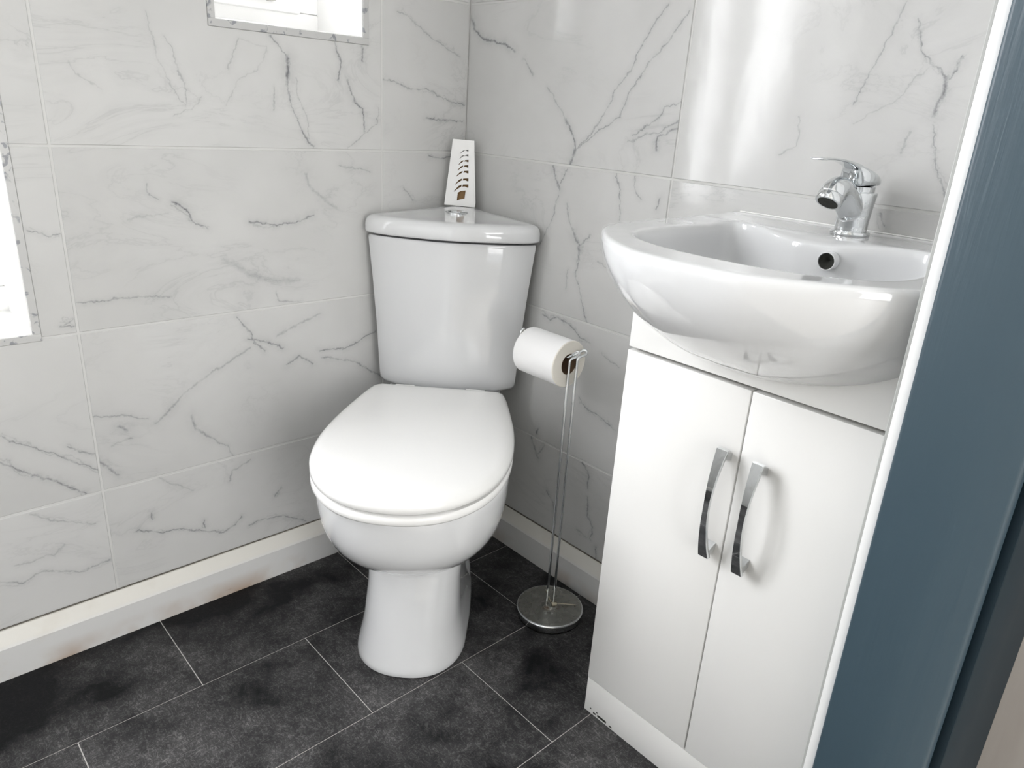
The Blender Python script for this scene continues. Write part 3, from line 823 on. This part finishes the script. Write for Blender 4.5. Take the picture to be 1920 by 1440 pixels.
for k, dz in ((.025, .0045), (.08, .0063), (.16, None), (.28, None), (.4, None), (.5, None), (.6, None), (.7, None), (.8, None), (.88, None), (.94, -.0004)):
    O = mixr(OUT, INN, k)
    rr.append([(min(x, -.0015), YC + y, (.8575 + dz + (zt(x, y) - .864) if dz and dz > 0 else zt(x, y) + (dz or 0))) for x, y in O])
def inner(s, z, edge=0, cx=-.245):
    return [(cx + (x - cx) * s, YC + y * s, z + (edge * (zt(x, y) - .864))) for x, y in INN]
rr.append(inner(1.0, .8625, 1)); rr.append(inner(.992, .8600, 1)); rr.append(inner(.984, .8555, .8))
for t in (.06, .14, .25, .38, .52, .65, .77, .87, .94, .985):
    rr.append(inner(.984 * (1 - t ** 3.2) ** (1 / 2.4), .8555 - .135 * t))
V, F = loft(rr); bowl = put(pyd('bowl', V, F, M['ceramic'], smooth=60), basin)
# overflow hole: dark recess with a ceramic lip set in the back of the bowl
ox, oy, oz = -.1535, -.9350, .8450
def disc(r0, r1, x0, x1, n=32):
    rings = []
    for r, x in ((r0, x0), (r1, x0 - .0006), (r1, x1)):
        rings.append([(x, oy + r * math.cos(2 * math.pi * i / n), oz + r * math.sin(2 * math.pi * i / n)) for i in range(n)])
    return rings
V, F = loft([[(ox + .0085, oy + r * math.cos(a * math.pi / 16), oz + r * math.sin(a * math.pi / 16)) for a in range(32)] for r in (.0001,)] + [[(x, oy + r * math.cos(a * math.pi / 16), oz + r * math.sin(a * math.pi / 16)) for a in range(32)] for r, x in ((.0105, ox - .0008), (.0107, ox - .0004), (.0107, ox + .010))], True, False, True)
put(pyd('overflow_hole', V, F, M['dark_hole'], smooth=40, label='dark round overflow hole'), basin)
V, F = loft([[(x, oy + .001 + r * math.cos(a * math.pi / 16), oz + r * math.sin(a * math.pi / 16)) for a in range(32)] for r, x in ((.0105, ox - .0006), (.0112, ox - .0014), (.0120, ox - .0010), (.0120, ox + .001), (.0120, ox + .012))], True, False, False)
put(pyd('overflow_rim', V, F, M['ceramic'], smooth=60), basin)
V, F = lathe([(.001, .7215), (.022, .7215), (.0235, .7225), (.022, .7245), (.001, .7255)], 32, (-.245, YC, 0)); put(pyd('drain_plug', V, F, M['chrome'], smooth=40), basin)
struct(boxes('trim_6', [(-.0040, -.0002, -1.124, -.712, .8715, .8742)], M['vanity_white'], None, .0015, 2), 'white sealant bead where the basin meets the tiles')

# ------------------------------------------------------------------ tap
tap = thing('basin_mixer_tap', 'chrome single-lever mixer tap on the basin ledge', 'tap', (-.055, -.915, .8704))
TZ = .8704; TA = R_(180 - 6)
TM = Matrix.Translation((-.055, -.915, TZ)) @ Matrix.Rotation(TA, 4, 'Z')
def tp(nm, V, F, mat, sm=50, lab=None): return put(pyd(nm, [TM @ Vector(v) for v in V], F, mat, smooth=sm, label=lab), tap)
V, F = lathe([(.001, 0), (.0250, 0), (.0256, .001), (.0256, .0045), (.0248, .0056), (.001, .0056)], 48); tp('base_ring', V, F, M['chrome'])
# body and spout as one casting: two overlapping skins in one mesh
V1, F1 = lathe([(.001, .004), (.0214, .004), (.0212, .012), (.0216, .028), (.0228, .042), (.0240, .054), (.0243, .0570), (.0238, .0585), (.001, .0590)], 48)
sp = crv([(-.003, 0, .024), (.014, 0, .0370), (.029, 0, .0500), (.042, 0, .0590), (.053, 0, .0620), (.0615, 0, .0590), (.066, 0, .0530)], 5)
rads = []
ctrl = [.0160, .0180, .0176, .0166, .0166, .0170, .0170]
for i in range(len(sp)):
    t = i / 5; j = min(int(t), 5); rads.append(ctrl[j] + (ctrl[j + 1] - ctrl[j]) * (t - j))
V2, F2 = tube(sp, 0, 28, rads)
n1 = len(V1)
def fuse(V, F, voxel, it):
    me = bpy.data.meshes.new('tmp'); me.from_pydata([tuple(v) for v in V], [], F)
    bm = bmesh.new(); bm.from_mesh(me); bmesh.ops.recalc_face_normals(bm, faces=bm.faces); bm.to_mesh(me); bm.free()
    o = bpy.data.objects.new('tmp', me); COL.objects.link(o)
    r = o.modifiers.new('r', 'REMESH'); r.mode = 'VOXEL'; r.voxel_size = voxel
    sm = o.modifiers.new('s', 'SMOOTH'); sm.iterations = it; sm.factor = .5
    dg = bpy.context.evaluated_depsgraph_get(); m2 = bpy.data.meshes.new_from_object(o.evaluated_get(dg)); bpy.data.objects.remove(o)
    return m2
mb = fuse(list(V1) + list(V2), F1 + [tuple(a + n1 for a in f) for f in F2], .0010, 14)
mb.name = 'body'
for v in mb.vertices: v.co = TM @ v.co
mb.materials.clear(); put(link('body', mb, M['chrome'], None, 180), tap)
dr_ = (sp[-1] - sp[-2]).normalized()
V, F = tube([sp[-1] - dr_ * .002, sp[-1] + dr_ * .0005, sp[-1] + dr_ * .0095, sp[-1] + dr_ * .0105], 0, 32, [.0148, .0172, .0172, .0164]); tp('aerator', V, F, M['chrome'])
V, F = tube([sp[-1] + dr_ * .0104, sp[-1] + dr_ * .0110], 0, 32, [.0135, .0132]); tp('aerator_mesh', V, F, M['dark_hole'], lab='dark aerator mesh')
V, F = lathe([(.001, .0580), (.0195, .0580), (.0198, .061), (.0203, .0655), (.001, .0660)], 48); tp('collar', V, F, M['chrome'])
secs = [(-.0205, .0690, .0745, .0125), (-.0198, .0675, .0765, .0165), (-.0165, .0660, .0785, .0195), (-.008, .0656, .0820, .0220), (0, .0656, .0855, .0230), (.010, .0656, .0890, .0225), (.018, .0660, .0915, .0205), (.0230, .0675, .0930, .0180),
        (.0255, .0740, .0940, .0160), (.0280, .0820, .0948, .0145), (.033, .0875, .0958, .0130), (.046, .0922, .0980, .0114), (.068, .0965, .1004, .0105), (.090, .0980, .1014, .0108), (.106, .0980, .1012, .0116), (.113, .0978, .1006, .0110), (.1145, .0982, .1000, .009)]
rings = []
P3 = crv([(a, b, c) for a, b, c, d in secs], 3); P4 = crv([(d, 0, 0) for a, b, c, d in secs], 3)
for p_, w_ in zip(P3, P4):
    ring = []
    for i in range(32):
        a = 2 * math.pi * i / 32; e = 2 / 3.4
        yy = w_.x * abs(math.cos(a)) ** e * (1 if math.cos(a) > 0 else -1); zz = (p_.z - p_.y) / 2 * abs(math.sin(a)) ** e * (1 if math.sin(a) > 0 else -1) + (p_.z + p_.y) / 2
        ring.append((p_.x, yy, zz))
    rings.append(ring)
V, F = loft(rings); tp('lever', V, F, M['chrome'], 60)
V, F = lathe([(.0001, 0), (.0036, 0), (.0036, .0020), (.0024, .0030), (.0001, .0034)], 24); RM = Matrix.Translation((.0215, 0, .078)) @ Matrix.Rotation(R_(90), 4, 'Y')
tp('indicator_cap', [RM @ Vector(v) for v in V], F, M['chrome_worn'])

# ------------------------------------------------------------------ toilet roll stand and roll
SX, SY = -.121, -.490
st = thing('toilet_roll_stand', 'freestanding chrome toilet roll stand with a dull round base', 'toilet roll stand', (SX, SY, 0))
V, F = lathe([(.001, .002), (.0680, .002), (.0690, .0190), (.0680, .0208), (.001, .0214)], 72); b_ = pyd('base', V, F, M['stand_base'], smooth=40); b_.parent = st
V, F = lathe([(.0675, .0), (.0655, .0), (.0680, .0025), (.0702, .0080), (.0712, .0140), (.0713, .0175), (.0706, .0198), (.0690, .0209), (.0680, .0210), (.0670, .0150)], 72)
F = F[:-2]; rim = pyd('rim', V, F, M['chrome'], smooth=60, label='polished chrome rim'); rim.parent = st
V, F = lathe([(.001, .021), (.0165, .021), (.0165, .0222), (.0150, .0232), (.001, .0234)], 32); c_ = pyd('centre_plate', V, F, M['stand_base'], smooth=40); c_.parent = st
RZ = .565
for k, (dx, dy) in enumerate(((-.0062, .004), (.0062, -.004))):
    x0, y0 = SX + dx, SY + dy
    zb = RZ + .010 + .003 * k
    pth = [(x0, y0, .019), (x0, y0, zb), (x0 + .020, y0 - .005, zb + .006), (x0 + .0235, y0 - .001, zb + .011), (x0 + .020, y0 + .004, zb + .0115), (SX + dx * .7 - .002, SY + .008, RZ + .0130 + .001 * k), (SX + dx * .7 - .003, SY + .03, RZ + .0130 + .001 * k), (SX + dx * .7 - .003, SY + .126, RZ + .0130 + .001 * k)]
    if k == 0: pth += [(SX + dx, SY + .136, RZ + .0150), (SX + dx, SY + .139, RZ + .0300), (SX, SY + .1385, RZ + .0345)]
    else: pth += [(SX + dx, SY + .136, RZ + .0150), (SX + dx, SY + .139, RZ + .0300), (SX, SY + .1385, RZ + .0345)]
    V, F = tube(fillet(pth, .006, 4), .0027, 12); put(pyd('wire', V, F, M['chrome'], smooth=60), st)
# nylon tie left at the foot of the rods
V, F = tube([(SX + .004, SY, .0245), (SX + .020, SY + .026, .0235), (SX + .030, SY + .042, .0225)], .0009, 6)
V2, F2 = tube([(SX + .008, SY - .006, .0255), (SX + .026, SY - .020, .0240), (SX + .043, SY - .035, .0225)], .0009, 6)
V3, F3 = tube([(SX + .002, SY - .004, .0250), (SX + .010, SY - .010, .0260)], 0, 8, [.0045, .003])
n1, n2 = len(V), len(V) + len(V2)
put(pyd('cable_tie', list(V) + list(V2) + list(V3), F + [tuple(a + n1 for a in f) for f in F2] + [tuple(a + n2 for a in f) for f in F3], M['tie'], smooth=60, label='pale nylon tie at the foot of the rods'), st)

roll = thing('toilet_roll', 'full white toilet roll hanging on the chrome stand', 'toilet roll', (SX - .004, SY + .06, RZ))
y0, y1 = SY + .006, SY + .114; Ro, Ri = .0455, .0195
def ring_y(r, y, n=72): return [(SX - .004 + r * math.cos(2 * math.pi * i / n), y, RZ + r * math.sin(2 * math.pi * i / n)) for i in range(n)]
V, F = loft([ring_y(Ri + .001, y0 + .0005), ring_y(Ro - .0015, y0), ring_y(Ro, y0 + .0015), ring_y(Ro, y1 - .0015), ring_y(Ro - .0015, y1), ring_y(Ri + .001, y1 - .0005)], True, False, False)
pw = put(pyd('paper', V, F, M['paper'], smooth=40), roll); pw.data.materials.append(M['paper_end'])
for f in pw.data.polygons:
    if abs(f.normal.y) > .7: f.material_index = 1
V, F = loft([ring_y(Ri + .0012, y0 + .001), ring_y(Ri, y0 + .001), ring_y(Ri, y1 - .001), ring_y(Ri + .0012, y1 - .001), ring_y(Ri + .0012, y0 + .001)], True, False, False)
put(pyd('core', V, F, M['cardboard'], smooth=40), roll)

# ------------------------------------------------------------------ air freshener on the cistern lid
AFR = .060
af = thing('air_freshener', 'white tapered slotted air freshener standing on the cistern lid', 'air freshener', rs(AFR, 0, .798))
AZ = .7985
def fresh_panel():
    bm = bmesh.new()
    def spl(P):
        vv = [bm.verts.new((q_[0], q_[1], 0)) for q_ in P]
        for i in range(len(vv)): bm.edges.new((vv[i], vv[(i + 1) % len(vv)]))
    spl([(-.0345, 0), (.0335, -.002), (.0345, .008), (.0255, .1385), (-.0205, .1395)])
    # slots: a leaf-shaped blade on the left and a short bar on the right, growing downwards
    def Q(px, py): return ((px - 535) / 520 * .0685 * 1.0, (1245 - py) / 1050 * .140)
    rows = [(355, 640, 575, 505, 420), (430, 642, 572, 495, 505), (515, 648, 565, 483, 597), (597, 648, 562, 470, 688), (685, 655, 558, 452, 783), (805, 660, 552, 437, 915), (903, 664, 550, 420, 1028)]
    for k, (yt, xr, xm, xl, yb) in enumerate(rows):
        h = 26 + k * 4.2
        spl([Q(xm + 22, yt + 2), Q(xr, yt - 6), Q(xr + 2, yt + h * .75), Q(xr - 6, yt + h), Q((xm + xr) / 2, yt + h * .62), Q(xm + 12, yt + h * .72)])
        spl([Q(xm, yt + 4), Q(xm - 4, yt + h * .75), Q((xm + xl) / 2, yt + h * 1.45), Q(xl + 4, yb), Q(xl, yb - 6), Q((xm * .6 + xl * .4), yt + h * .55)])
    spl([Q(490, 1040), Q(540, 1010), Q(622, 998), Q(608, 1130), Q(540, 1145), Q(480, 1168)])
    bmesh.ops.triangle_fill(bm, use_beauty=True, use_dissolve=False, edges=bm.edges[:])
    e_ = bmesh.ops.extrude_face_region(bm, geom=bm.faces[:])
    for v_ in e_['geom']:
        if isinstance(v_, bmesh.types.BMVert): v_.co.z -= .0014
    bmesh.ops.recalc_face_normals(bm, faces=bm.faces)
    me = bpy.data.meshes.new('front_panel'); bm.to_mesh(me); bm.free()
    return me
me = fresh_panel(); me.name = 'front_panel'
# local frame: x lateral (camera right), y up, z towards the room
ex = Vector((q2, -q2, 0)); ey = Vector((0, 0, 1)); ez = Vector((-q2, -q2, 0)); O0 = Vector(rs(AFR + .014, 0, AZ))
tilt = .004 / .14
def AF(x, y, z): return O0 + ex * x + ey * y + ez * (z - y * .06)
for v in me.vertices: v.co = AF(v.co.x, v.co.y, v.co.z)
put(link('front_panel', me, M['card_white']), af)
def quadplate(nm, pts, mat, th):
    a = [Vector(p) for p in pts]; nrm = (a[1] - a[0]).cross(a[2] - a[0]).normalized() * th
    V = a + [p + nrm for p in a]; n = len(a)
    return put(pyd(nm, V, [tuple(range(n)), tuple(range(n, 2 * n))] + [(i, (i + 1) % n, n + (i + 1) % n, n + i) for i in range(n)], mat), af)
D_ = -.024
quadplate('side_panel', [AF(-.0340, 0, 0), AF(-.0200, .139, 0), AF(-.016, .137, D_ + .010), AF(-.026, 0, D_)], M['card_white'], .0012)
quadplate('side_panel', [AF(.0335, 0, 0), AF(.0250, .138, 0), AF(.020, .137, D_ + .010), AF(.027, 0, D_)], M['card_white'], .0012)
quadplate('back_panel', [AF(-.026, 0, D_), AF(-.016, .137, D_ + .010), AF(.020, .137, D_ + .010), AF(.027, 0, D_)], M['card_white'], .0012)
quadplate('gel_block', [AF(-.024, .004, -.010), AF(-.0175, .098, -.010), AF(.0190, .098, -.010), AF(.0250, .004, -.010)], M['gel'], .005)
